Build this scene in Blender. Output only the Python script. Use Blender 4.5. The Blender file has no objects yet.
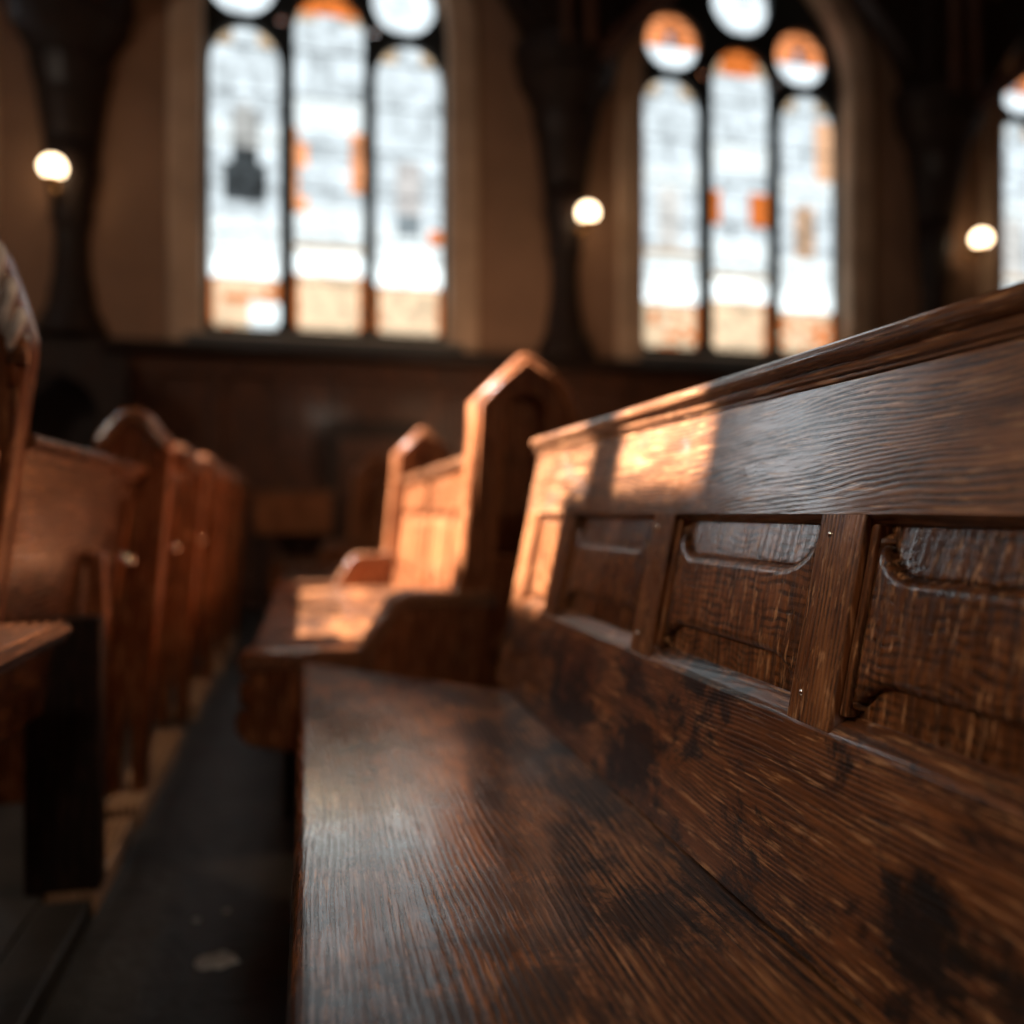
import bpy, bmesh, math, random
from mathutils import Vector, Matrix, noise as mnoise
R = math.radians
sc = bpy.context.scene
col = sc.collection
random.seed(7)

# ---------------------------------------------------------------- camera
cd = bpy.data.cameras.new('camera'); cam = bpy.data.objects.new('camera', cd); col.objects.link(cam)
cam.location = (0, 0, .834); cam.rotation_euler = (R(90), 0, -math.atan(205 / 860))
cd.lens = 30.23; cd.sensor_width = 36; cd.clip_start = .02
cd.dof.use_dof = True; cd.dof.focus_distance = .84; cd.dof.aperture_fstop = 1.6
sc.camera = cam
# ---------------------------------------------------------------- light
sc.view_settings.view_transform = 'Standard'; sc.view_settings.look = 'None'
sc.view_settings.gamma = 1; sc.view_settings.exposure = 0
w = bpy.data.worlds.new('world'); sc.world = w; w.use_nodes = True
w.node_tree.nodes['Background'].inputs[0].default_value = (.55, .72, .9, 1)
w.node_tree.nodes['Background'].inputs[1].default_value = 2.0
SUN_E, SUN_A = R(50), R(10)
sd = bpy.data.lights.new('sun', 'SUN'); sun = bpy.data.objects.new('sun', sd); col.objects.link(sun)
sd.energy = 50; sd.color = (1, .90, .86); sd.angle = R(.35)
sun.location = (-8, 4, 9)
tv = Vector((math.cos(SUN_E) * math.cos(SUN_A), -math.cos(SUN_E) * math.sin(SUN_A), -math.sin(SUN_E)))
sun.rotation_euler = tv.to_track_quat('-Z', 'Y').to_euler()
def area(name, loc, target, size, energy, color):
    l = bpy.data.lights.new(name, 'AREA'); o = bpy.data.objects.new(name, l); col.objects.link(o)
    l.energy = energy; l.size = size; l.color = color; o.location = loc
    o.rotation_euler = (Vector(target) - Vector(loc)).to_track_quat('-Z', 'Y').to_euler()
# added fill area lights
area('fill_right', (2.7, 2.0, 5.2), (-.5, 2.1, .2), .4, 44, (1, .66, .40))  # added warm fill for the left row and the floor
area('fill_far_wall', (1.6, 6.6, 1.6), (1.9, 8.5, 2.2), 1.2, 16, (1, .66, .42))  # added fill to brighten the far wall and dado
area('fill_behind', (.4, -3.2, 3.0), (.2, 3.0, .6), .3, 20, (1, .82, .66))  # added fill from behind the camera for faces turned this way
area('left_wall_daylight', (-5.6, 2.6, 4.6), (0.5, 1.0, .6), 1.2, 135, (1, .86, .70))  # added warm fill on the right pew backs, not real daylight

# ---------------------------------------------------------------- materials
class NT:
    def __init__(s, name):
        s.m = bpy.data.materials.new(name); s.m.use_nodes = True; s.t = s.m.node_tree
        s.b = s.t.nodes['Principled BSDF']; s.out = s.t.nodes['Material Output']
    def n(s, typ, **kw):
        x = s.t.nodes.new(typ)
        for k, v in kw.items(): setattr(x, k, v)
        return x
    def put(s, sock, v):
        if isinstance(v, bpy.types.NodeSocket): s.t.links.new(v, sock)
        elif v is not None:
            if isinstance(v, (tuple, list)) and len(v) == 3 and sock.type == 'RGBA': v = (*v, 1)
            sock.default_value = v
    def math(s, op, a, b=None, c=None, clamp=False):
        x = s.n('ShaderNodeMath', operation=op, use_clamp=clamp)
        for i, v in enumerate((a, b, c)):
            if v is not None: s.put(x.inputs[i], v)
        return x.outputs[0]
    def mix(s, f, a, b, blend='MIX'):
        x = s.n('ShaderNodeMix', data_type='RGBA', blend_type=blend)
        s.put(x.inputs[0], f); s.put(x.inputs[6], a); s.put(x.inputs[7], b)
        return x.outputs[2]
    def ramp(s, v, lo, hi, a=0., b=1.):
        x = s.n('ShaderNodeMapRange', clamp=True, interpolation_type='SMOOTHSTEP')
        s.put(x.inputs[0], v)
        for i, q in enumerate((lo, hi, a, b)): x.inputs[i + 1].default_value = q
        return x.outputs[0]
    def noise(s, vec, scale, detail=3, rough=.5, dist=0):
        x = s.n('ShaderNodeTexNoise'); s.put(x.inputs['Vector'], vec)
        x.inputs['Scale'].default_value = scale; x.inputs['Detail'].default_value = detail
        x.inputs['Roughness'].default_value = rough; x.inputs['Distortion'].default_value = dist
        return x.outputs[0]
    def mapping(s, vec, scale=(1, 1, 1), loc=(0, 0, 0)):
        x = s.n('ShaderNodeMapping'); s.put(x.inputs['Vector'], vec)
        x.inputs['Scale'].default_value = scale; x.inputs['Location'].default_value = loc
        return x.outputs[0]

def wood(name, grain='Y', across='X', dark=(.010, .006, .004), mid=(.085, .030, .012), light=(.21, .085, .032),
         freq=85., fig=.05, stain=.5, rough=.34, bump=.5, seed=0., ripple=0., pores=1., chalk=0., ringdark=.75, figscale=3.2, spec=.12, coat=.8, s0=.50, polish=None, hilite=.75, cior=1.6):
    k = NT(name)
    tc = k.n('ShaderNodeTexCoord').outputs['Object']
    oi = k.n('ShaderNodeObjectInfo')
    off = k.n('ShaderNodeCombineXYZ'); 
    rr = k.math('MULTIPLY', oi.outputs['Random'], 9.)
    for i in range(3): k.put(off.inputs[i], rr)
    va = k.n('ShaderNodeVectorMath', operation='ADD'); k.put(va.inputs[0], tc); k.put(va.inputs[1], off.outputs[0])
    P = k.mapping(va.outputs[0], loc=(seed, seed * .7, seed * 1.3))
    g = 'XYZ'.index(grain)
    def st(f): 
        v = [1., 1., 1.]; v[g] = f; return tuple(v)
    figv = k.noise(k.mapping(P, st(.28)), figscale, 2, .45)
    wob = k.noise(k.mapping(P, st(.25)), 22., 2, .5)
    sep = k.n('ShaderNodeSeparateXYZ'); k.put(sep.inputs[0], P)
    ac = sep.outputs['XYZ'.index(across)]
    r = k.math('ADD', ac, k.math('MULTIPLY', figv, fig * 4))
    r = k.math('ADD', r, k.math('MULTIPLY', wob, .009))
    r = k.math('ADD', r, k.math('MULTIPLY', k.noise(k.mapping(P, st(.22)), 80., 2, .5), .0035))
    ph = k.math('MULTIPLY', r, freq * 6.283)
    ring = k.math('MULTIPLY_ADD', k.math('SINE', ph), .5, .5)
    ring = k.ramp(ring, .18, .80)
    brk = k.noise(k.mapping(P, st(.12)), 60., 3, .6)
    ring = k.math('MULTIPLY', ring, k.ramp(brk, .32, .60, .15, 1.))
    ring = k.math('MULTIPLY', ring, k.ramp(k.noise(k.mapping(P, st(.3)), 300., 3, .7), .25, .6, .45, 1.))
    fine = k.noise(k.mapping(P, st(.05)), 420., 3, .65)
    pore = k.ramp(fine, .55, .70)
    big = k.noise(k.mapping(P, st(.5)), 5., 4, .6)
    c = k.mix(k.ramp(big, .3, .7), mid, light)
    c = k.mix(k.ramp(k.noise(k.mapping(P, st(.08)), 75., 3, .6), .3, .75), c, mid)
    c = k.mix(k.math('MULTIPLY', ring, ringdark), c, dark)
    c = k.mix(k.math('MULTIPLY', pore, .65 * pores), c, dark)
    h = k.math('ADD', k.math('MULTIPLY', ring, -1.), k.math('MULTIPLY', pore, -.5 * pores))
    if ripple:
        sg = sep.outputs[g]
        rp = k.math('ADD', sg, k.math('MULTIPLY', k.noise(P, 14., 2), .03))
        rp = k.math('MULTIPLY_ADD', k.math('SINE', k.math('MULTIPLY', rp, 6.283 * 115)), .5, .5)
        rp = k.ramp(rp, .25, .9)
        rp = k.math('MULTIPLY', rp, k.ramp(k.noise(k.mapping(P, st(2.2)), 26., 3, .6), .35, .65, .1, 1.))
        c = k.mix(k.math('MULTIPLY', rp, ripple), c, dark)
        h = k.math('ADD', h, k.math('MULTIPLY', rp, -.5))
    hs = k.ramp(k.noise(k.mapping(P, st(.07)), 190., 4, .65), .54, .70)
    c = k.mix(k.math('MULTIPLY', hs, hilite), c, (.70, .34, .15))
    sn = k.noise(k.mapping(P, st(.55)), 9., 9, .74, .3)
    smask = k.math('MULTIPLY', k.ramp(sn, s0, s0 + .10), stain)
    c = k.mix(smask, c, (.008, .007, .007))
    if chalk:
        cm = k.math('MULTIPLY', k.ramp(k.noise(k.mapping(P, st(.45)), 8., 5, .7), .52, .66), chalk)
        cm = k.math('MULTIPLY', cm, k.ramp(k.noise(k.mapping(P, st(.1)), 150., 3, .7), .40, .6))
        c = k.mix(cm, c, (.22, .19, .17))
    # tiny worn scratches
    sc_ = k.ramp(k.noise(k.mapping(P, st(.35)), 130., 4, .75), .70, .76)
    c = k.mix(k.math('MULTIPLY', sc_, .55), c, (.40, .19, .08))
    k.put(k.b.inputs['Base Color'], c)
    ro = k.math('ADD', k.ramp(big, .3, .75, rough - .07, rough + .10), k.math('MULTIPLY', ring, .12))
    ro = k.math('ADD', ro, k.math('MULTIPLY', pore, .15))
    k.put(k.b.inputs['Roughness'], ro)
    k.b.inputs['Coat Weight'].default_value = coat
    if polish:                                      # the polish survives only in one worn-smooth place
        dv = k.n('ShaderNodeVectorMath', operation='DISTANCE')
        k.put(dv.inputs[0], k.mapping(tc, (2.6, .75, 1))); dv.inputs[1].default_value = (polish[0] * 2.6, polish[1] * .75, polish[2])
        pd = k.math('ADD', dv.outputs['Value'], k.math('MULTIPLY', k.noise(tc, 7., 4, .6), .5))
        k.put(k.b.inputs['Coat Weight'], k.ramp(pd, .42, .95, coat, .12))
    k.b.inputs['Coat IOR'].default_value = cior
    k.put(k.b.inputs['Coat Roughness'], k.math('ADD', k.ramp(big, .3, .75, .07, .20), k.math('MULTIPLY', k.math('ADD', ring, pore), .07)))
    k.b.inputs['Specular IOR Level'].default_value = spec; k.b.inputs['IOR'].default_value = 1.5
    h = k.math('ADD', h, k.math('MULTIPLY', k.noise(P, 30., 3, .6), .8))
    bn = k.n('ShaderNodeBump'); bn.inputs['Strength'].default_value = bump; bn.inputs['Distance'].default_value = .0012
    k.put(bn.inputs['Height'], h); k.put(k.b.inputs['Normal'], bn.outputs[0])
    b2 = k.n('ShaderNodeBump'); b2.inputs['Strength'].default_value = bump * .24; b2.inputs['Distance'].default_value = .0012
    k.put(b2.inputs['Height'], h); k.put(k.b.inputs['Coat Normal'], b2.outputs[0])
    return k.m

def plain(name, color, rough=.6, metallic=0., var=.25, scale=4., bump=0.):
    k = NT(name); tc = k.n('ShaderNodeTexCoord').outputs['Object']
    n = k.noise(tc, scale, 5, .6)
    c = k.mix(k.ramp(n, .3, .7), tuple(x * (1 - var) for x in color), tuple(min(1, x * (1 + var)) for x in color))
    k.put(k.b.inputs['Base Color'], c); k.b.inputs['Roughness'].default_value = rough
    k.b.inputs['Metallic'].default_value = metallic
    if bump:
        bn = k.n('ShaderNodeBump'); bn.inputs['Strength'].default_value = bump; bn.inputs['Distance'].default_value = .01
        k.put(bn.inputs['Height'], k.noise(tc, scale * 8, 4)); k.put(k.b.inputs['Normal'], bn.outputs[0])
    return k.m

def emit(name, color, strength):
    k = NT(name); k.put(k.b.inputs['Base Color'], (.1, .1, .1)); k.put(k.b.inputs['Emission Color'], color)
    k.b.inputs['Emission Strength'].default_value = strength
    return k.m

def stained():
    k = NT('stained_glass'); a = k.n('ShaderNodeAttribute', attribute_name='glass')
    k.b.inputs['Base Color'].default_value = (.02, .02, .02, 1); k.b.inputs['Roughness'].default_value = .2
    k.put(k.b.inputs['Emission Color'], a.outputs['Color']); k.b.inputs['Emission Strength'].default_value = 1.65
    return k.m

M = dict(
    seat=wood('oak_seat', 'Y', 'X', mid=(.13, .046, .016), light=(.50, .20, .075), freq=105, fig=.055, stain=.8, s0=.46, rough=.30, bump=.5, ringdark=.92, coat=1., cior=2.6, polish=(.07, 1.28, .45), seed=3.1, figscale=2.6),
    toprail=wood('oak_top_rail', 'Y', 'Z', mid=(.16, .064, .028), light=(.48, .21, .095), freq=190, fig=.035, stain=.3, rough=.30, bump=.45, seed=1.7, chalk=.45, figscale=5., ringdark=.85),
    lowrail=wood('oak_bottom_rail', 'Y', 'Z', mid=(.11, .036, .013), light=(.42, .15, .05), freq=190, fig=.035, s0=.46, stain=.95, rough=.32, bump=.5, seed=5.3, ringdark=.7),
    stile=wood('oak_stile', 'Z', 'Y', coat=.3, mid=(.14, .046, .017), light=(.42, .16, .055), freq=170, fig=.02, stain=.15, rough=.32, bump=.6, seed=2.2, ringdark=.75),
    panel=wood('oak_panel', 'Z', 'Y', coat=.6, mid=(.085, .028, .010), light=(.40, .14, .045), freq=70, fig=.03, stain=.35, rough=.24, bump=.35, seed=7.7, ripple=.75, ringdark=.5),
    cap=wood('oak_cap', 'Y', 'Z', mid=(.16, .062, .027), light=(.34, .15, .065), freq=220, fig=.01, stain=.15, rough=.28, bump=.5, seed=9.1),
    leftshade=wood('oak_left_row_shaded', 'Y', 'Z', mid=(.052, .016, .006), light=(.11, .036, .013), freq=60, fig=.03, stain=.3, rough=.30, bump=.4, seed=8.4, ringdark=.4),  # oak_back copy darkened: shade of the left row put into the colour
    endleft=wood('oak_end_left_row_shaded', 'Z', 'X', coat=.2, mid=(.15, .043, .013), light=(.30, .095, .029), freq=60, fig=.03, stain=.3, rough=.33, bump=.4, seed=4.4, ringdark=.4),  # oak_end copy, a little darker for the shade on the left row
    end=wood('oak_end', 'Z', 'X', coat=.15, mid=(.17, .052, .018), light=(.36, .125, .043), freq=60, fig=.03, stain=.25, rough=.33, bump=.4, seed=4.4, ringdark=.4),
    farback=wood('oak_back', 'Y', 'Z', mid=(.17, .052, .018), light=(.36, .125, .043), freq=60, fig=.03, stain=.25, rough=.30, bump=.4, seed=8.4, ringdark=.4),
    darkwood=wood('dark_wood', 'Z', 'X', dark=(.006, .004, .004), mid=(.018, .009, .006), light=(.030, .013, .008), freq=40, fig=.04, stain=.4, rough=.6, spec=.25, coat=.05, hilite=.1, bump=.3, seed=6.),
    dado=wood('dado_wood', 'Z', 'X', dark=(.010, .005, .004), mid=(.060, .020, .009), light=(.13, .042, .017), freq=18, fig=.06, stain=.4, rough=.55, spec=.25, coat=.1, hilite=.2, bump=.3, seed=2.),
    litsill=wood('lit_platform_wood', 'Y', 'X', dark=(.03, .015, .01), mid=(.52, .30, .17), light=(.70, .45, .27), freq=60, fig=.02, stain=.2, rough=.5, bump=.4, seed=2.8),  # light falling between the pews painted in as a paler wood colour
    floor=plain('slate_floor', (.035, .034, .032), .50, var=.45, scale=3., bump=.5),
    platform=plain('platform_boards', (.026, .023, .021), .5, var=.4, scale=5., bump=.3),
    plaster=plain('plaster', (.26, .142, .085), .9, var=.18, scale=.8, bump=.1),
    ceiling=plain('dark_ceiling', (.02, .018, .017), .9),
    stone=plain('window_stone', (.48, .32, .215), .85, var=.15, scale=2., bump=.1),
    greystone=plain('sill_stone', (.07, .075, .075), .6, var=.15, scale=2.),
    tracery=plain('tracery_backlit', (.012, .016, .018), .6, var=.2),  # near-black because backlit: the shade is in the colour
    lead=plain('lead', (.01, .012, .013), .5),
    brass=plain('brass', (.65, .36, .14), .25, 1., .1),
    nickel=plain('polished_knob', (.85, .80, .72), .12, 1., .05),
    iron=plain('iron', (.02, .02, .02), .5, .6),
    globe=emit('lamp_glass', (1., .74, .46), 9.),
    bulb=emit('lamp_bulb', (1., .86, .66), 60.),
    chip=plain('plaster_chip', (.72, .74, .72), .8, var=.3, scale=30.),
    carvesheen=plain('carving_sheen', (.62, .60, .57), .28, .0, .35, 30.),  # sheen of light on the carved rim painted as pale grey
    glass=stained(), clearglass=emit('clear_glass', (.88, .95, 1.), 5.5))

# ---------------------------------------------------------------- helpers
def empty(name, loc, label, cat, group=None):
    o = bpy.data.objects.new(name, None); col.objects.link(o); o.location = loc; o.empty_display_size = .1
    o['label'] = label; o['category'] = cat
    if group: o['group'] = group
    return o
def link(name, me, mat, parent=None, bev=0., kind=None, seg=2):
    o = bpy.data.objects.new(name, me); col.objects.link(o)
    if mat: me.materials.clear(); me.materials.append(M[mat])
    if parent: o.parent = parent
    if bev:
        b = o.modifiers.new('bevel', 'BEVEL'); b.width = bev; b.segments = seg; b.limit_method = 'ANGLE'; b.angle_limit = R(35)
        b.harden_normals = False
    if kind: o['kind'] = kind
    return o
def mesh_from(bm, smooth=False):
    bmesh.ops.recalc_face_normals(bm, faces=bm.faces)
    me = bpy.data.meshes.new('mesh'); bm.to_mesh(me); bm.free()
    if smooth:
        for p in me.polygons: p.use_smooth = True
    return me
def hexa(bm, pts):
    v = [bm.verts.new(p) for p in pts]
    for f in ((0, 1, 2, 3), (7, 6, 5, 4), (0, 4, 5, 1), (1, 5, 6, 2), (2, 6, 7, 3), (3, 7, 4, 0)): bm.faces.new([v[i] for i in f])
def box(bm, x0, x1, y0, y1, z0, z1, fx=None):
    """fx(z) shears x along the lean of a back"""
    s = (lambda z: 0) if fx is None else fx
    pts = []
    for z in (z0, z1):
        for x, y in ((x0, y0), (x1, y0), (x1, y1), (x0, y1)): pts.append((x + s(z), y, z))
    hexa(bm, pts)
def bx(*a, fx=None):
    bm = bmesh.new(); box(bm, *a, fx=fx); return mesh_from(bm)
def prism_y(profile, y0, y1, smooth=False):
    """closed profile of (x, z) points extruded along y"""
    bm = bmesh.new()
    a = [bm.verts.new((x, y0, z)) for x, z in profile]; b = [bm.verts.new((x, y1, z)) for x, z in profile]
    n = len(a)
    for i in range(n): bm.faces.new((a[i], a[(i + 1) % n], b[(i + 1) % n], b[i]))
    bm.faces.new(a); bm.faces.new(b[::-1])
    return mesh_from(bm)
def shape2d(loops, thick, bevel=0., res=2):
    """plate in the XZ plane with holes; near face at y=0, thickness towards +y"""
    cu = bpy.data.curves.new('c', 'CURVE'); cu.dimensions = '2D'; cu.fill_mode = 'BOTH'
    cu.extrude = max(thick / 2 - bevel, .0005); cu.bevel_depth = bevel; cu.bevel_resolution = res
    for L in loops:
        s = cu.splines.new('POLY'); s.points.add(len(L) - 1); s.use_cyclic_u = True
        for i, (x, z) in enumerate(L): s.points[i].co = (x, z, 0, 1)
    o = bpy.data.objects.new('c', cu); col.objects.link(o)
    bpy.context.view_layer.update()
    me = bpy.data.meshes.new_from_object(o.evaluated_get(bpy.context.evaluated_depsgraph_get()))
    bpy.data.objects.remove(o); bpy.data.curves.remove(cu)
    me.transform(Matrix.Translation((0, thick / 2, 0)) @ Matrix.Rotation(R(90), 4, 'X'))
    me.materials.clear()
    return me
def tube(bm, pts, r, n=10, closed=False):
    pts = [Vector(p) for p in pts]; rings = []; N = len(pts)
    rf = r if callable(r) else (lambda t: r)
    for i, p in enumerate(pts):
        if closed: t = (pts[(i + 1) % N] - pts[i - 1])
        else: t = pts[min(i + 1, N - 1)] - pts[max(i - 1, 0)]
        t.normalize(); u = t.cross(Vector((0, 1, 0)))
        if u.length < .1: u = t.cross(Vector((1, 0, 0)))
        u.normalize(); v = t.cross(u); rad = rf(i / (N - 1))
        rings.append([bm.verts.new(p + rad * (math.cos(a) * u + math.sin(a) * v)) for a in [2 * math.pi * k / n for k in range(n)]])
    for i in range(N if closed else N - 1):
        A, B = rings[i], rings[(i + 1) % N]
        for k in range(n): bm.faces.new((A[k], A[(k + 1) % n], B[(k + 1) % n], B[k]))
    if not closed: bm.faces.new(rings[0][::-1]); bm.faces.new(rings[-1])
def tube_me(pts, r, n=10, closed=False):
    bm = bmesh.new(); tube(bm, pts, r, n, closed); return mesh_from(bm, True)
def lathe(prof, n=24, a0=0., a1=2 * math.pi, smooth=True, c=(0, 0)):
    bm = bmesh.new(); full = abs(a1 - a0 - 2 * math.pi) < 1e-4; rings = []
    m = n if full else n + 1
    for r_, z in prof:
        rings.append([bm.verts.new((c[0] + r_ * math.cos(a0 + (a1 - a0) * k / n), c[1] + r_ * math.sin(a0 + (a1 - a0) * k / n), z)) for k in range(m)])
    for A, B in zip(rings, rings[1:]):
        for k in range(m if full else m - 1): bm.faces.new((A[k], A[(k + 1) % m], B[(k + 1) % m], B[k]))
    bm.faces.new(rings[0][::-1]); bm.faces.new(rings[-1])
    if not full:
        pass
    return mesh_from(bm, smooth)
def arc(cx, cz, r, a0, a1, n=16):
    return [(cx + r * math.cos(R(a0 + (a1 - a0) * i / n)), cz + r * math.sin(R(a0 + (a1 - a0) * i / n))) for i in range(n + 1)]
def lancet(x0, x1, z0, z1, rise=.55, corner=0.):
    """pointed-round headed opening"""
    wv = x1 - x0; s = z1 - wv * rise; c = (x0 + x1) / 2
    L = [(x0, z0), (x1, z0)] if not corner else arc(x0 + corner, z0 + corner, corner, 180, 270, 5) + arc(x1 - corner, z0 + corner, corner, 270, 360, 5)
    for i in range(0, 21):
        t = math.pi * i / 20
        x = c + wv / 2 * math.cos(t); zz = s + (z1 - s) * (math.sin(t) ** .85)
        L.append((x, zz))
    return L
def smooth01(a, b, x):
    t = max(0, min(1, (x - a) / (b - a))); return t * t * (3 - 2 * t)

# ---------------------------------------------------------------- setting
WY = 8.5
link('floor', bx(-6.3, 10.3, -4.3, 9.0, -.20, -.06), 'floor', kind='structure')
link('ceiling', bx(-6.3, 10.3, -4.3, 9.0, 11.5, 11.7), 'ceiling', kind='structure')
link('wall_back', bx(-6.3, 10.3, -4.3, -4.0, -.06, 11.5), 'plaster', kind='structure')
link('wall_right', bx(10.0, 10.3, -4.0, 8.5, -.06, 11.5), 'plaster', kind='structure')

WC = [-3.68, .21, 4.68, 9.19]                       # window centres
WS = {.21: 1., 4.68: 1.045, -3.68: .62, 9.19: 1.045}
def outer(cx, g):                                   # big pointed arch around a window; g = growth
    hw = 1.235 * WS[cx] + g; zs = 5.58
    L = [(cx - hw, 2.46 - g * .6), (cx + hw, 2.46 - g * .6)]
    for i in range(0, 13): 
        t = R(62 * i / 12); L.append((cx - hw * .45 + hw * 1.45 * math.cos(t), zs + hw * 1.28 * math.sin(t)))
    for i in range(12, -1, -1):
        t = R(62 * i / 12); L.append((cx + hw * .45 - hw * 1.45 * math.cos(t), zs + hw * 1.28 * math.sin(t)))
    return L
def clean(L):
    o = []
    for p in L:
        if not o or (abs(p[0] - o[-1][0]) + abs(p[1] - o[-1][1])) > 1e-3: o.append(p)
    return o
holes = [clean(outer(c, .07)) for c in WC[:3]]
o = link('wall_far', shape2d([[(-6.3, -.06), (7.6, -.06), (7.6, 11.5), (-6.3, 11.5)]] + holes, .5), 'plaster', kind='structure'); o.location = (0, WY, 0)
o = link('wall_far', shape2d([[(7.6, -.06), (10.9, -.06), (10.9, 11.5), (7.6, 11.5)], clean(outer(WC[3], .07))], .5), 'plaster', kind='structure'); o.location = (0, WY, 0)

# unseen left wall; openings invented and shaped to cast the sun patches
def lw(y0, y1, z0, z1): return [(y0, z0), (y1, z0), (y1, z1), (y0, z1)]
me = shape2d([lw(-4.3, 9.0, -.06, 11.5), lw(2.18, 2.51, 8.75, 9.7), [(2.66, 8.75), (2.79, 8.75), (2.79, 8.46), (3.60, 8.46), (3.60, 9.7), (2.66, 9.7)], lw(3.74, 4.62, 7.5, 9.7), lw(4.72, 5.8, 7.5, 9.7)], .06)
me.transform(Matrix.Rotation(R(90), 4, 'Z')); o = link('wall_left', me, 'plaster', kind='structure'); o.location = (-6.0, 0, 0)

def hsh(i, j, s): 
    v = math.sin(i * 127.1 + j * 311.7 + s * 74.7) * 43758.5453; return v - math.floor(v)
def paint(kind, u, v, i, j, s):
    """colour of one small glass piece: u across, v up"""
    n = hsh(i, j, s); n2 = mnoise.noise(Vector((u * 5 + s * 5, v * 16, s))); 
    L = .46 + .24 * n + .30 * n2
    c = Vector((.84, .95, 1.0)) * L
    white = Vector((.66, .73, .74)); amber = Vector((.42, .11, .022)); pale = Vector((.66, .50, .33)); grey = Vector((.10, .12, .13))
    if kind in 'LCR' or kind in 'lcr':
        if v < .17:
            c = pale * (.75 + .5 * n)
            if abs(u - .5) > .38 or (kind in 'lLr' and n > .75 and v < .15): c = amber * (.7 + .7 * n)
            if kind == 'L' and u > .5 and v < .11: c = white * 1.3
        elif v < .25: c = white * (1.2 + .8 * n)
        elif .25 <= v < .262: c = pale * .6
        elif v < .37: c = white * (.85 + .3 * n)
        elif .60 < v < .68 and kind != 'R': c = white * (.85 + .2 * n)
        if v > .92: c = pale * (.45 + .5 * n) if abs(u - .5) > .2 else c
    f = None
    if kind == 'L' and .42 < v < .76:
        t = (v - .42) / .34; hw = .25 - .08 * t if t < .75 else .17 * (1 - (t - .75) * 2.2)
        if abs(u - .50) < hw: f = grey * (.1 + .5 * n) if t < .52 else Vector((.36, .37, .36)) * (.6 + .5 * n)
    if kind == 'R' and .36 < v < .60:
        t = (v - .36) / .24; hw = .19 if t < .7 else .15 * (1.7 - t)
        if abs(u - .50) < hw: f = (grey * 2 if t < .25 else Vector((.45, .44, .43))) * (.7 + .5 * n)
    if kind == 'R' and .335 < v < .385 and u > .78: f = amber * 1.5
    if kind == 'C' and .36 < v < .60 and (u < .12 + .08 * n or (u > .78 and v > .42)): f = (amber * 1.1 + pale * .35) * (.6 + .8 * n)
    if kind == 'C' and v > .93: f = amber * (1.1 + .8 * n)
    if kind == 'c' and v > .91: f = amber * (1. + .8 * n) if abs(u - .5) < .24 else c
    if kind == 'c' and .43 < v < .53 and (u < .27 or u > .70): f = amber * (1. + .5 * n)
    if kind == 'l' and .36 < v < .60 and abs(u - .5) < .16: f = Vector((.52, .52, .50)) * (.7 + .5 * n)
    if kind == 'l' and .355 < v < .37: f = pale * .6
    if kind == 'r' and .38 < v < .58 and abs(u - .47) < .17: f = Vector((.40, .27, .18)) * (.5 + 1.0 * n)
    if kind == 'r' and u > .70 and .68 < v < .90: f = pale * .6 + amber * .5
    if kind == 'w': f = Vector((.80, .9, .95)) * (.6 + .4 * n)
    if kind == 'o':
        f = amber * (.6 + 1.0 * n) + pale * .25 * n if v > .46 else Vector((.8, .9, .95)) * (.8 + .2 * n)
        if (u - .5) ** 2 + (v - .58) ** 2 < .010: f = Vector((.15, .22, .28))
    return f if f is not None else c
def pane(loop, kind, parent, y, s):
    """stained glass light: small pieces filling the opening, each with its own colour"""
    xs = [p[0] for p in loop]; zs = [p[1] for p in loop]
    x0, x1, z0, z1 = min(xs) - .02, max(xs) + .02, min(zs) - .02, max(zs) + .02
    nx = 9; nz = max(6, int((z1 - z0) / .075))
    bm = bmesh.new(); cl = bm.loops.layers.float_color.new('glass')
    vs = [[bm.verts.new((x0 + (x1 - x0) * i / nx, y, z0 + (z1 - z0) * j / nz)) for i in range(nx + 1)] for j in range(nz + 1)]
    c = (sum((x0, x1)) / 2, 0)
    for j in range(nz):
        for i in range(nx):
            u, v = (i + .5) / nx, (j + .5) / nz
            f = bm.faces.new((vs[j][i], vs[j][i + 1], vs[j + 1][i + 1], vs[j + 1][i]))
            cc = paint(kind, u, v, i, j, s)
            for l in f.loops: l[cl] = (*cc, 1)
    me = bpy.data.meshes.new('pane'); bm.to_mesh(me); bm.free()
    p = link('window_pane' if kind == 'x' else 'stained_glass_pane', me, 'clearglass' if kind == 'x' else 'glass', parent)
    bmm = bmesh.new()
    for j in range(1, nz, 6):
        z = z0 + (z1 - z0) * j / nz; box(bmm, x0 + .02, x1 - .02, y - .022, y - .004, z - .005, z + .005)
    link('saddle_bars', mesh_from(bmm), 'lead', p)
    return p
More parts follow.
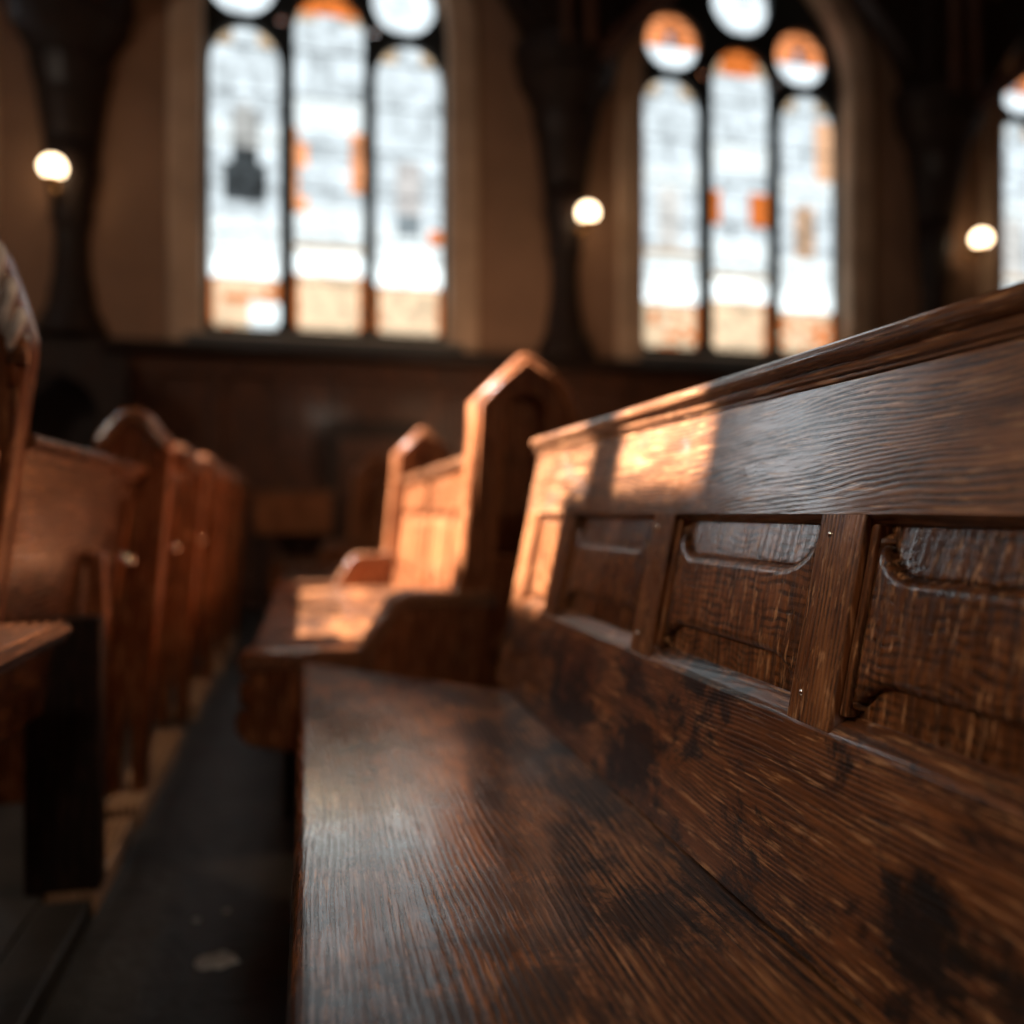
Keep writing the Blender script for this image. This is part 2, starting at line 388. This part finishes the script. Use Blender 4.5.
def church_window(n, cx):
    fr = []
    L = [(-1.14, -.45, 2.60, 5.57), (-.35, .36, 2.60, 5.98), (.44, 1.15, 2.60, 5.57)]
    k_ = WS[cx]; L = [(cx + a * k_, cx + b * k_, c, d) for a, b, c, d in L]
    loops = [lancet(a, b, c, d, .62, .09) for a, b, c, d in L]
    g_ = min(k_, 1); circ = [arc(cx - .82 * g_, 5.95, .33 * g_, 0, 350, 28), arc(cx + .74 * g_, 5.95, .33 * g_, 0, 350, 28), arc(cx, 6.47 if n > 1 else 6.38, .36 * g_, 0, 350, 28),
            arc(cx - .45 * g_, 5.64 if n > 1 else 5.75, .06 * g_, 0, 340, 12), arc(cx + .44 * g_, 5.64 if n > 1 else 5.75, .06 * g_, 0, 340, 12)]
    me = shape2d([clean(outer(cx, 0))] + loops + circ, .14, .02)
    f = link(f'window_{n}', me, 'tracery', kind='structure'); f.location = (0, WY + .16, 0)
    ks = 'xxx' if n == 1 else 'LCR' if n == 2 else 'lcr'
    for i, l in enumerate(loops): pane(l, ks[i], f, .09, n * 3 + i)
    for l, k in zip(circ, ('o', 'o', 'w', 'o', 'o') if n > 2 else ('w', 'w', 'w', 'o', 'o')): pane(l, k, f, .09, n)
    s = link(f'trim_{n}', shape2d([clean(outer(cx, .17)), clean(outer(cx, 0.0))], .34, .07, 3), 'stone', kind='structure')
    s.location = (0, WY - .06, 0)
    # sloping sill
    bm = bmesh.new(); x0, x1 = cx - 1.30, cx + 1.30
    pr = [(-.11, 2.34), (-.11, 2.48), (.20, 2.585), (.28, 2.585), (.28, 2.34)]
    a = [bm.verts.new((x0, y, z)) for y, z in pr]; b = [bm.verts.new((x1, y, z)) for y, z in pr]
    for i in range(5): bm.faces.new((a[i], a[(i + 1) % 5], b[(i + 1) % 5], b[i]))
    bm.faces.new(a); bm.faces.new(b[::-1])
    q = link('window_sill', mesh_from(bm), 'greystone', f); q.location = (0, -.16, 0)
for i, c in enumerate(WC): church_window(i + 1, c)

# dado panelling along the far wall
bm = bmesh.new(); box(bm, -6, 10, WY - .10, WY - .001, -.06, 2.28)
for k in range(29):
    x = -5.9 + k * .56
    box(bm, x, x + .10, WY - .15, WY - .10, .1, 2.18)
for z in (.1, 1.05, 2.1): box(bm, -6, 10, WY - .16, WY - .10, z, z + .12)
link('trim_5', mesh_from(bm), 'dado', bev=.01, kind='structure')
pr = [(0, 0), (-.24, .03), (-.26, .08), (-.22, .10), (-.20, .13), (0, .15)]
bm = bmesh.new(); a = [bm.verts.new((-6, WY + y, 2.26 + z)) for y, z in pr]; b = [bm.verts.new((10, WY + y, 2.26 + z)) for y, z in pr]
for i in range(6): bm.faces.new((a[i], a[(i + 1) % 6], b[(i + 1) % 6], b[i]))
bm.faces.new(a); bm.faces.new(b[::-1]); link('trim_6', mesh_from(bm), 'darkwood', kind='structure')

# timber platforms under both rows of pews
bm = bmesh.new(); box(bm, -5.9, -.56, -3.9, 8.3, -.06, -.004)
link('platform', mesh_from(bm), 'platform', bev=.004, kind='structure')
bm = bmesh.new(); box(bm, .03, 9.9, -3.9, 8.3, -.06, 0)
link('platform', mesh_from(bm), 'platform', bev=.004, kind='structure')
bm = bmesh.new()
box(bm, -.559, -.455, -3.9, 2.03, -.06, -.006); 
link('platform_edge', mesh_from(bm), 'platform', bev=.006, kind='structure')

# ---------------------------------------------------------------- pew joinery
def raised_panel(y0, y1, z0, z1, fx, sgn=1, parent=None, mat='panel', margin=.045, ny=110, nz=90):
    """fielded panel: the raised field dips in a curve along its top and bottom"""
    bm = bmesh.new(); g = []
    for j in range(nz + 1):
        row = []
        z = z0 + (z1 - z0) * j / nz
        for i in range(ny + 1):
            y = y0 + (y1 - y0) * i / ny; e = min(y - y0, y1 - y)
            q = min(1, max(0, (e - .012)) / .055); sh = math.sqrt(max(0, 1 - (1 - q) ** 2))
            mt = .012 + margin * sh
            dd = min(z1 - mt - z, z - z0 - mt * .8, e - .010)
            h = smooth01(-.001, .003, dd) * .011
            edge = -.004 * max(0, min(1, 1 - min(z1 - z, z - z0, e) / .05))
            row.append(bm.verts.new((fx(z) + sgn * (.024 - h - edge), y, z)))
        g.append(row)
    for j in range(nz):
        for i in range(ny): bm.faces.new((g[j][i], g[j][i + 1], g[j + 1][i + 1], g[j + 1][i]))
    me = mesh_from(bm, True)
    p = link('panel', me, mat, parent)
    so = p.modifiers.new('solid', 'SOLIDIFY'); so.thickness = .006; so.offset = -1 if sgn > 0 else -1
    return p
def rail_prism(prof, y0, y1, fx, sgn): 
    return prism_y([(fx(z) + sgn * d, z) for d, z in prof], y0, y1)

# ---------------------------------------------------------------- the near pew on the right
fx = lambda z: .414 + .20 * (z - .45)
PY0, PY1 = -.9, 1.90
pew = empty('church_pew', (0, 0, 0), 'nearest dark oak pew on the right with worn seat and fielded panel back', 'pew')
# seat with rounded front nosing and a far end cut on the skew
bm = bmesh.new(); x0 = -.016; r = .016; zt = .45
pr = [(.46, zt), (.10, zt), (x0 + r, zt)] + [(x0 + r - r * math.sin(R(a)), zt - r + r * math.cos(R(a))) for a in (15, 30, 50, 70, 90)] + [(x0, zt - .034), (x0 + .01, zt - .042), (.46, zt - .042)]
def yend(x): return 2.27 - (x + .016) * 1.07
secs = []
for t in (0., .25, .5, .75, .93, 1.):
    secs.append([bm.verts.new((x, PY0 + (yend(x) - PY0) * t, z)) for x, z in pr])
for A, B in zip(secs, secs[1:]):
    for i in range(len(pr)): bm.faces.new((A[i], A[(i + 1) % len(pr)], B[(i + 1) % len(pr)], B[i]))
bm.faces.new(secs[0]); bm.faces.new(secs[-1][::-1])
link('seat', mesh_from(bm), 'seat', pew, bev=.004)
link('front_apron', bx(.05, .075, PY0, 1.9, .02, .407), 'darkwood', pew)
# back
link('bottom_rail', rail_prism([(0, .452), (0, .634), (.004, .640), (.020, .652), (.036, .652), (.036, .452)], PY0, PY1, fx, 1), 'lowrail', pew)
link('top_rail', rail_prism([(0, .832), (0, .972), (.036, .972), (.036, .822), (.018, .822)], PY0, PY1, fx, 1), 'toprail', pew)
cap = [(0, .958), (-.004, .958), (-.005, .963), (-.009, .964), (-.010, .969), (-.014, .970), (-.016, .976), (-.015, .980), (-.021, .982), (-.027, .987),
       (-.029, .993), (-.027, .999), (-.021, 1.003), (-.012, 1.004), (.06, 1.004), (.064, .996), (.060, .985), (.045, .975), (.045, .958)]
cap = [(d + .006, z) for d, z in cap]
link('cap_moulding', rail_prism(cap, PY0, PY1 + .012, fx, 1), 'cap', pew, bev=.0012)
st = [(-.10, -.03), (.255, .325), (.680, .750), (1.094, 1.166), (1.55, 1.635), (1.81, PY1)]
for a, b in st:
    bm = bmesh.new(); box(bm, .0006, .034, a, b, .636, .8335, fx); s = link('stile', mesh_from(bm), 'stile', pew, bev=.002)
    for z, q in ((.812, .72), (.662, .74)) if a < 1.2 else ():
        y = a + (b - a) * q
        bm = bmesh.new(); bmesh.ops.create_uvsphere(bm, u_segments=10, v_segments=6, radius=.0038)
        bmesh.ops.transform(bm, matrix=Matrix.Translation((fx(z) + .001, y, z)) @ Matrix.Diagonal((.45, 1, 1, 1)), verts=bm.verts)
        link('peg', mesh_from(bm, True), 'nickel', s)
edges = [-.9] + [v for p in st for v in p]
for a, b in zip(edges[0::2], edges[1::2]):
    p = raised_panel(a + .001, b - .001, .645, .830, fx, 1, pew, margin=.045 if a < 1.6 else .006)
    for y_, s_ in ((a, 1), (b, -1)) if a < 1.5 else ():
        y2 = y_ + s_ * .011; ya, yb = min(y_, y2), max(y_, y2)
        bm = bmesh.new(); box(bm, .007, .024, ya, yb, .652, .823, fx)
        link('bead', mesh_from(bm), 'stile', p, bev=.003)

# ---------------------------------------------------------------- tall end panels
def tall_end(parent, y, x_off=0., zs=1.0):
    """gothic bench end with a sunk pointed niche and the arm running forward to the seat"""
    O = [(.03, 0), (.66, 0), (.655, .45), (.70, .9), (.735, 1.10), (.715, 1.165), (.66, 1.225), (.60, 1.262), (.585, 1.262), (.525, 1.205), (.455, 1.135), (.452, 1.05),
         (.415, .66), (.405, .605), (.262, .600), (.225, .575), (.185, .51), (.150, .462), (.10, .452), (-.135, .452), (-.157, .44), (-.157, .425), (-.135, .412),
         (-.13, .385), (-.155, .375), (-.155, .345), (-.13, .335), (-.135, .31), (-.165, .295), (-.165, .27), (-.14, .24), (-.06, .225), (.02, .20)]
    N = []
    for i in range(13): t = math.pi * i / 12; N.append((.592 + .062 * math.cos(t) + .0, 1.09 + .085 * math.sin(t) ** .8))
    N = [(.605, .70)] + N + [(.490, .70)]
    f = lambda L: [(x + x_off, z * zs) for x, z in L]
    e = link('end_panel', shape2d([f(O), f(N)], .10, .014, 2), 'end', parent); e.location = (0, y, 0)
    b = link('niche_back', shape2d([f([(.48, .68), (.62, .68), (.68, 1.20), (.50, 1.20)])], .02), 'end', e); b.location = (0, .055, 0)
    # arm board with a lit rounded top, shaped to the sloping profile
    A = [(.50, .612), (.262, .612), (.222, .590), (.180, .520), (.145, .470), (.135, .458), (.150, .452), (.19, .50), (.232, .566), (.268, .585), (.50, .585)]
    a = link('armrest', shape2d([f(A)], .125, .008, 2), 'cap', parent); a.location = (0, y - .012, 0)
    S = [(.17, .466), (-.14, .466), (-.166, .452), (-.166, .438), (-.14, .43), (.17, .43)]
    s = link('seat_nosing', shape2d([f(S)], .125, .008, 2), 'cap', parent); s.location = (0, y - .012, 0)
    # moulding round the head
    L = [(.455, .80), (.468, 1.128), (.530, 1.192), (.592, 1.248), (.655, 1.210), (.705, 1.155), (.718, 1.10), (.69, .90)]
    link('head_moulding', tube_me([(x + x_off, y + .0, z * zs) for x, z in L], .010, 8), 'end', e).location = (0, -y, 0)
    return e
def far_pew(y0, y1, label, top=1.0, x_off=0.):
    t = empty('church_pew', (0, y0, 0), label, 'pew', 'pews of the right hand row beyond the near pew')
    tall_end(t, 0., x_off)
    L = y1 - y0
    f2 = lambda z: .43 + .12 * (z - .45) + x_off
    link('seat', bx(-.15 + x_off, .47 + x_off, .10, L, .415, .45), 'seat', t, bev=.008)
    link('front_apron', bx(-.06 + x_off, -.035 + x_off, .10, L, .0, .414), 'darkwood', t)
    link('bottom_rail', rail_prism([(0, .452), (0, .56), (.03, .56), (.03, .452)], .10, L, f2, 1), 'farback', t)
    link('top_rail', rail_prism([(0, .84), (0, top), (.03, top), (.03, .84)], .10, L, f2, 1), 'farback', t)
    link('cap_moulding', rail_prism([(-.02, top - .02), (-.026, top - .005), (-.02, top + .012), (.05, top + .012), (.05, top - .02)], .10, L, f2, 1), 'cap', t, bev=.004)
    n = max(2, round(L / .48)); sp = (L - .10) / n; ed = []
    for i in range(n + 1):
        a = max(.101, .10 + sp * i - .035); b = min(L, .10 + sp * i + .035)
        bm = bmesh.new(); box(bm, .001, .029, a, b, .56, .84, f2); link('stile', mesh_from(bm), 'end', t, bev=.003); ed.append((a, b))
    for (a, b), (c, d) in zip(ed, ed[1:]): raised_panel(b, c, .562, .838, f2, 1, t, 'end', .03, 24, 16)
    return t
far_pew(2.31, 4.46, 'pew with the tall pointed bench end sunlit along its front edge')
far_pew(4.50, 6.40, 'pew with the smaller orange bench end behind the tall pointed one')
far_pew(6.50, 7.6, 'farthest pew of the right row, dark bench end nearest the panelled far wall', x_off=-.10)

# ---------------------------------------------------------------- left row (pews in front, seen from behind)
def left_end(parent, y, top=1.15, dx=0.):
    s = top / 1.15
    O = [(-1.0, 0), (-.545, 0), (-.540, .22), (-.520, .33), (-.502, .22), (-.498, 0), (-.476, 0), (-.452, .45), (-.415, .90), (-.405, 1.03 * s)]
    head = [(-.405, 1.05), (-.418, 1.075), (-.440, 1.085), (-.462, 1.108), (-.490, 1.132), (-.525, 1.148), (-.560, 1.150), (-.595, 1.142), (-.632, 1.118), (-.660, 1.090), (-.683, 1.075), (-.695, 1.05)]
    head = [(-.405 + (x + .405) * .68, z) for x, z in head]
    O += [(x, z * s) for x, z in head] + [(-.615, .9), (-.66, .62), (-.98, .60), (-1.0, .57)]
    if dx: O = [(x - (.09 if z < .05 else .045 if z < .5 else 0), z) for x, z in O]
    if dx:
        head = [(-.458, 1.095), (-.457, 1.13), (-.474, 1.19), (-.497, 1.26), (-.535, 1.32), (-.575, 1.27), (-.60, 1.21), (-.625, 1.12)]
        O = [(-1.0, 0), (-.58, 0), (-.565, .35), (-.508, .72)] + head + [(-.66, .8), (-.70, .62), (-.98, .60), (-1.0, .57)]
        dx = 0
    e = link('end_panel', shape2d([O], .075, .010, 2), 'endleft', parent); e.location = (dx, y, 0)
    rim = [(x * .93 + (-.50) * .07, y - .004, z * s - .018) for x, z in head]
    link('head_moulding', tube_me(rim, .018, 8), 'cap', e).location = (0, -y, 0)
    # sunk moulding following the head a second time
    rim2 = [(x * .72 + (-.50) * .28, y - .002, z * s - .055) for x, z in head]
    link('head_moulding', tube_me(rim2, .008, 8), 'end', e).location = (0, -y, 0)
    return e
xr = lambda z: -.477 - .15 * (.96 - z)
def left_pew(y0, y1, label, dx=0., top=1.15, group='pews of the left hand row'):
    t = empty('church_pew', (0, y0, 0), label, 'pew', group)
    left_end(t, 0., top, dx)
    L = y1 - y0; a0 = .076
    link('seat', bx(-.98, -.56, a0, L, .415, .45), 'seat', t, bev=.008)
    link('top_rail', rail_prism([(0, .87), (0, .935), (.03, .935), (.03, .87)], a0, L, xr, -1), 'leftshade', t)
    cp = [(.0, .925), (-.006, .927), (-.006, .934), (-.011, .936), (-.011, .942), (-.017, .945), (-.024, .954), (-.022, .964), (-.012, .970), (.045, .970), (.05, .955), (.035, .925)]
    link('cap_moulding', rail_prism(cp, a0, L, xr, -1), 'cap', t, bev=.001)
    link('bottom_rail', rail_prism([(0, .40), (0, .58), (.03, .58), (.03, .40)], a0, L, xr, -1), 'leftshade', t)
    n = max(1, round(L / 1.0)); sp = (L - a0) / n; ed = []
    for i in range(n + 1):
        a = max(a0, a0 + sp * i - .06); b = min(L, a0 + sp * i + .06)
        bm = bmesh.new(); box(bm, -.029, -.001, a, b, .58, .87, xr); link('stile', mesh_from(bm), 'endleft', t, bev=.003); ed.append((a, b))
    for (a, b), (c, d) in zip(ed, ed[1:]): 
        bm = bmesh.new(); box(bm, -.022, -.012, b, c, .575, .875, xr); link('panel', mesh_from(bm), 'leftshade', t)
    return t
lp = left_pew(1.56, 2.70, 'near left pew with a glowing orange back and a carved end cut by the frame', top=1.15, dx=-.035)
l0 = empty('church_pew', (0, -.4, 0), 'closest left pew, only its grooved book ledge showing at the frame edge', 'pew', 'pews of the left hand row')
link('bottom_rail', rail_prism([(0, .50), (0, .93), (.03, .93), (.03, .50)], 0, 1.94, xr, -1), 'leftshade', l0)
link('seat', bx(-.98, -.56, 0, 1.94, .415, .45), 'seat', l0, bev=.008)
prf = [(.0, .655), (-.02, .648)]
for k in range(6):
    x = -.03 - k * .018; prf += [(x, .650), (x - .009, .656), (x - .012, .650)]
prf += [(-.14, .652), (-.148, .640), (-.140, .622), (-.09, .600), (-.04, .56), (0, .54)]
link('book_ledge', rail_prism(prf, 0, 1.95, lambda z: xr(z), -1), 'leftshade', l0)
# carved twisted rim on the nearest left end
bmn = bmesh.new()
hd = [(-.452, 1.10), (-.458, 1.13), (-.470, 1.17), (-.482, 1.215), (-.500, 1.265), (-.535, 1.32), (-.575, 1.27), (-.60, 1.21)]
def polyat(L, t):
    f = t * (len(L) - 1); i = min(int(f), len(L) - 2); q = f - i
    return L[i][0] + (L[i + 1][0] - L[i][0]) * q, L[i][1] + (L[i + 1][1] - L[i][1]) * q
for ph in (0, math.pi):
    pts = []
    for i in range(121):
        t = i / 120; x, z = polyat(hd, t); a = t * 6 * math.pi + ph
        pts.append((x + .011 * math.cos(a) - .004, -.012 + .013 * math.sin(a), z + .011 * math.cos(a) + .004))
    pts = [(x, y - .002, z) for x, y, z in pts]
    tube(bmn, pts, lambda t: .0095 * (1 if t > .06 else .3 + t * 11), 8)
link('rope_carving', mesh_from(bmn, True), 'carvesheen', lp)
# support post and open bracket behind the first whole left pew
link('back_post', bx(-.60, -.445, .50, .56, -.004, .60), 'darkwood', lp, bev=.006)
br = link('ledge_bracket', shape2d([[(-.585, .545), (-.455, .535), (-.452, .565), (-.46, .73), (-.525, .735), (-.590, .57)],
                                    [(-.560, .572), (-.480, .562), (-.482, .712), (-.515, .712)]], .05, .006), 'end', lp); br.location = (-.03, .70, 0)
left_pew(2.74, 3.60, 'left row pew with the lit scalloped bench end facing the camera', top=1.135)
left_pew(3.64, 4.46, 'pew directly behind the lit scalloped bench end on the left', top=1.10)
left_pew(4.50, 5.24, 'third dim pew along the left row, counted from the scalloped end', top=1.11)
left_pew(5.30, 6.04, 'fourth dim pew along the left row, counted from the scalloped end', top=1.11)
left_pew(6.10, 7.1, 'last pew of the left row, nearest the far panelling', top=1.11)
for y, z, r_ in ((2.728, .690, .020), (3.628, .690, .020), (4.490, .69, .020), (5.290, .69, .018)):
    bm = bmesh.new(); bmesh.ops.create_uvsphere(bm, u_segments=16, v_segments=10, radius=r_)
    me = mesh_from(bm, True)
    par = min([o for o in col.objects if o.name.startswith('church_pew') and o.location.y > y - .2 and o.children and any(c.name.startswith('head') or c.name.startswith('end_panel') for c in o.children) and o.location.x == 0 and 'left' in o['label'] or o.name == 'zz'] or [lp], key=lambda o: abs(o.location.y - y))
    k = link('glint_knob', me, 'nickel', par); k.location = (-.512, y - par.location.y - .0, z)  # polished ball added on the bench end to give the round glint

# floor sills along the left platform edge, light between pews painted as pale wood
for a, b, lab in ((2.06, 2.52, 'timber floor sill with painted light, in front of the dark post on the left'), (2.60, 3.5, 'timber floor sill with painted light, at the foot of the orange bench end'),
                  (3.9, 4.6, 'timber floor sill with painted light, third along the left aisle edge'), (5.0, 6.0, 'timber floor sill with faint painted light, farthest along the left aisle edge')):
    o = link('floor_sill', bx(-.558, -.455, a, b, -.06, .004), 'litsill', bev=.006)
    o['label'] = lab; o['category'] = 'floor sill'; o['group'] = 'floor sills along the left row'

# ---------------------------------------------------------------- wall posts, braces, lamps
def wall_post(x, label, lab2, lamp_dx=.18, lamp_z=3.97):
    t = empty('timber_wall_post', (x, WY, 2.41), label, 'wall post', 'timber wall posts')
    P = [(.33, 0), (.33, .05), (.29, .08), (.30, .14), (.25, .20), (.21, .30), (.20, .42), (.17, .55), (.155, .80), (.16, 1.0), (.20, 1.10), (.185, 1.16), (.21, 1.35), (.25, 1.5), (.23, 1.56), (.25, 1.75),
         (.28, 1.95), (.32, 2.2), (.38, 2.42), (.36, 2.46), (.42, 2.60), (.55, 2.80), (.53, 2.86), (.58, 2.94), (.58, 3.15), (.50, 3.2), (.46, 3.4), (.46, 6.5)]
    link('post', lathe([(r_ * .93, z) for r_, z in P[:16]], 16, math.pi, 2 * math.pi), 'darkwood', t)
    link('corbel', lathe([(r_ * .93, z) for r_, z in P[15:27]], 8, math.pi, 2 * math.pi, False), 'darkwood', t)
    link('upper_post', bx(-.42, .42, -.45, -.001, 3.2, 6.55), 'darkwood', t, bev=.03)
    for s in (-1, 1):
        q = link('shaft', lathe([(.06, 3.0), (.06, 6.0)], 10, c=(s * .12, -.50)), 'dado', t)
    for s in (-1, 1):
        L = [(s * .40, 3.1), (s * .70, 3.6), (s * 1.25, 4.2), (s * 1.9, 4.6), (s * 1.9, 4.95), (s * 1.1, 4.6), (s * .40, 4.0)]
        b = link('brace', shape2d([L], .26, .03), 'darkwood', t); b.location = (0, -.36, 0)
    # brace reaching out into the nave
    bm = bmesh.new()
    tube(bm, [(.25, -.4, 2.95), (.7, -.75, 3.35), (1.15, -1.2, 3.72), (1.55, -1.7, 4.1)], .10, 4)
    link('nave_brace', mesh_from(bm), 'dado', t)
    l = empty('wall_lamp', (x + lamp_dx, WY - .38, lamp_z), lab2, 'wall lamp', 'lit globe lamps on the wall posts')
    link('arm', tube_me([(-.02, .22, -.12), (-.02, .12, -.20), (0, .0, -.18), (0, -.02, -.10)], .014, 8), 'brass', l)
    link('back_plate', lathe([(.05, -.02), (.05, .0), (.02, .02)], 14, c=(-.02, .19)), 'brass', l).location = (0, 0, -.11)
    link('gallery', lathe([(.015, -.12), (.05, -.10), (.065, -.075), (.06, -.06)], 18), 'brass', l)
    g = link('globe', lathe([(.045, -.06), (.085, -.03), (.10, .015), (.085, .06), (.05, .09), (.03, .10)], 20), 'globe', l)
wall_post(-2.07, 'dark carved wall post at the far left, left of the first window', 'lit lamp with brass fitting left of the three light window, leftmost glow', -.06, 3.79)
wall_post(2.58, 'dark carved wall post between the two tall windows', 'lit globe lamp on the post between the two windows', .13, 3.79)
wall_post(7.00, 'dark carved wall post right of the right hand window, with a lit diagonal brace', 'lit globe lamp at the right, beside the window cut by the frame', .32, 3.87)

# ---------------------------------------------------------------- things against the far wall
t = empty('reading_desk', (-.12, 8.0, -.06), 'small orange wooden desk below the left window at the end of the aisle', 'desk')
link('desk_front', bx(-.33, .33, -.16, .15, .70, 1.06), 'end', t, bev=.01)
link('desk_top', bx(-.37, .37, -.20, .19, 1.06, 1.09), 'cap', t, bev=.008)
for sx in (-.28, .28):
    for sy in (-.16, .11): link('leg', bx(sx - .025, sx + .025, sy - .025, sy + .025, .0, .70), 'darkwood', t, bev=.004)
t = empty('canopied_stall', (-2.05, 7.75, -.06), 'dark arched wooden stall under the leftmost wall post', 'stall')
link('back_panel', bx(-.5, .5, .50, .55, 0, 2.3), 'darkwood', t, bev=.01)
link('arched_front', shape2d([[(-.55, 0), (.55, 0), (.55, 2.1), (.3, 2.3), (-.3, 2.3), (-.55, 2.1)], lancet(-.38, .38, .9, 2.05, .6)], .06, .01), 'darkwood', t)
for s in (-1, 1): link('side_panel', bx(s * .52 - .02, s * .52 + .02, .06, .50, 0, 2.1), 'darkwood', t)
link('seat', bx(-.5, .5, .06, .50, .42, .46), 'dado', t)
t = empty('doorway_screen', (.62, 8.22, -.06), 'dark framed wooden screen on the far panelling beside the small desk', 'screen')
link('screen_frame', shape2d([[(-.45, 0), (.45, 0), (.45, 1.75), (-.45, 1.75)], [(-.33, .12), (.33, .12), (.33, 1.6), (-.33, 1.6)]], .06, .01), 'darkwood', t)
link('screen_panel', bx(-.34, .34, .02, .05, .1, 1.62), 'dado', t)

# flakes on the aisle floor
def chip(x, y, r_, sx, label, seed):
    random.seed(seed); n = 14; bm = bmesh.new()
    pts = [(math.cos(2 * math.pi * i / n) * r_ * sx * random.uniform(.75, 1.2), math.sin(2 * math.pi * i / n) * r_ * random.uniform(.7, 1.2)) for i in range(n)]
    a = [bm.verts.new((px, py, 0)) for px, py in pts]; b = [bm.verts.new((px * .93, py * .93, .004)) for px, py in pts]
    for i in range(n): bm.faces.new((a[i], a[(i + 1) % n], b[(i + 1) % n], b[i]))
    bm.faces.new(a[::-1]); bm.faces.new(b)
    o = link('plaster_flake', mesh_from(bm), 'chip'); o.location = (x, y, -.06)
    o['label'] = label; o['category'] = 'flake'; o['group'] = 'pale flakes on the floor'
chip(-.173, 1.80, .034, 1.25, 'largest pale flake lying on the dark aisle floor', 3)
chip(-.235, 1.99, .009, 1.1, 'tiny pale fleck left of and beyond the largest flake', 4)
chip(-.175, 2.02, .007, 1.1, 'tiny brownish fleck straight beyond the largest flake', 5)
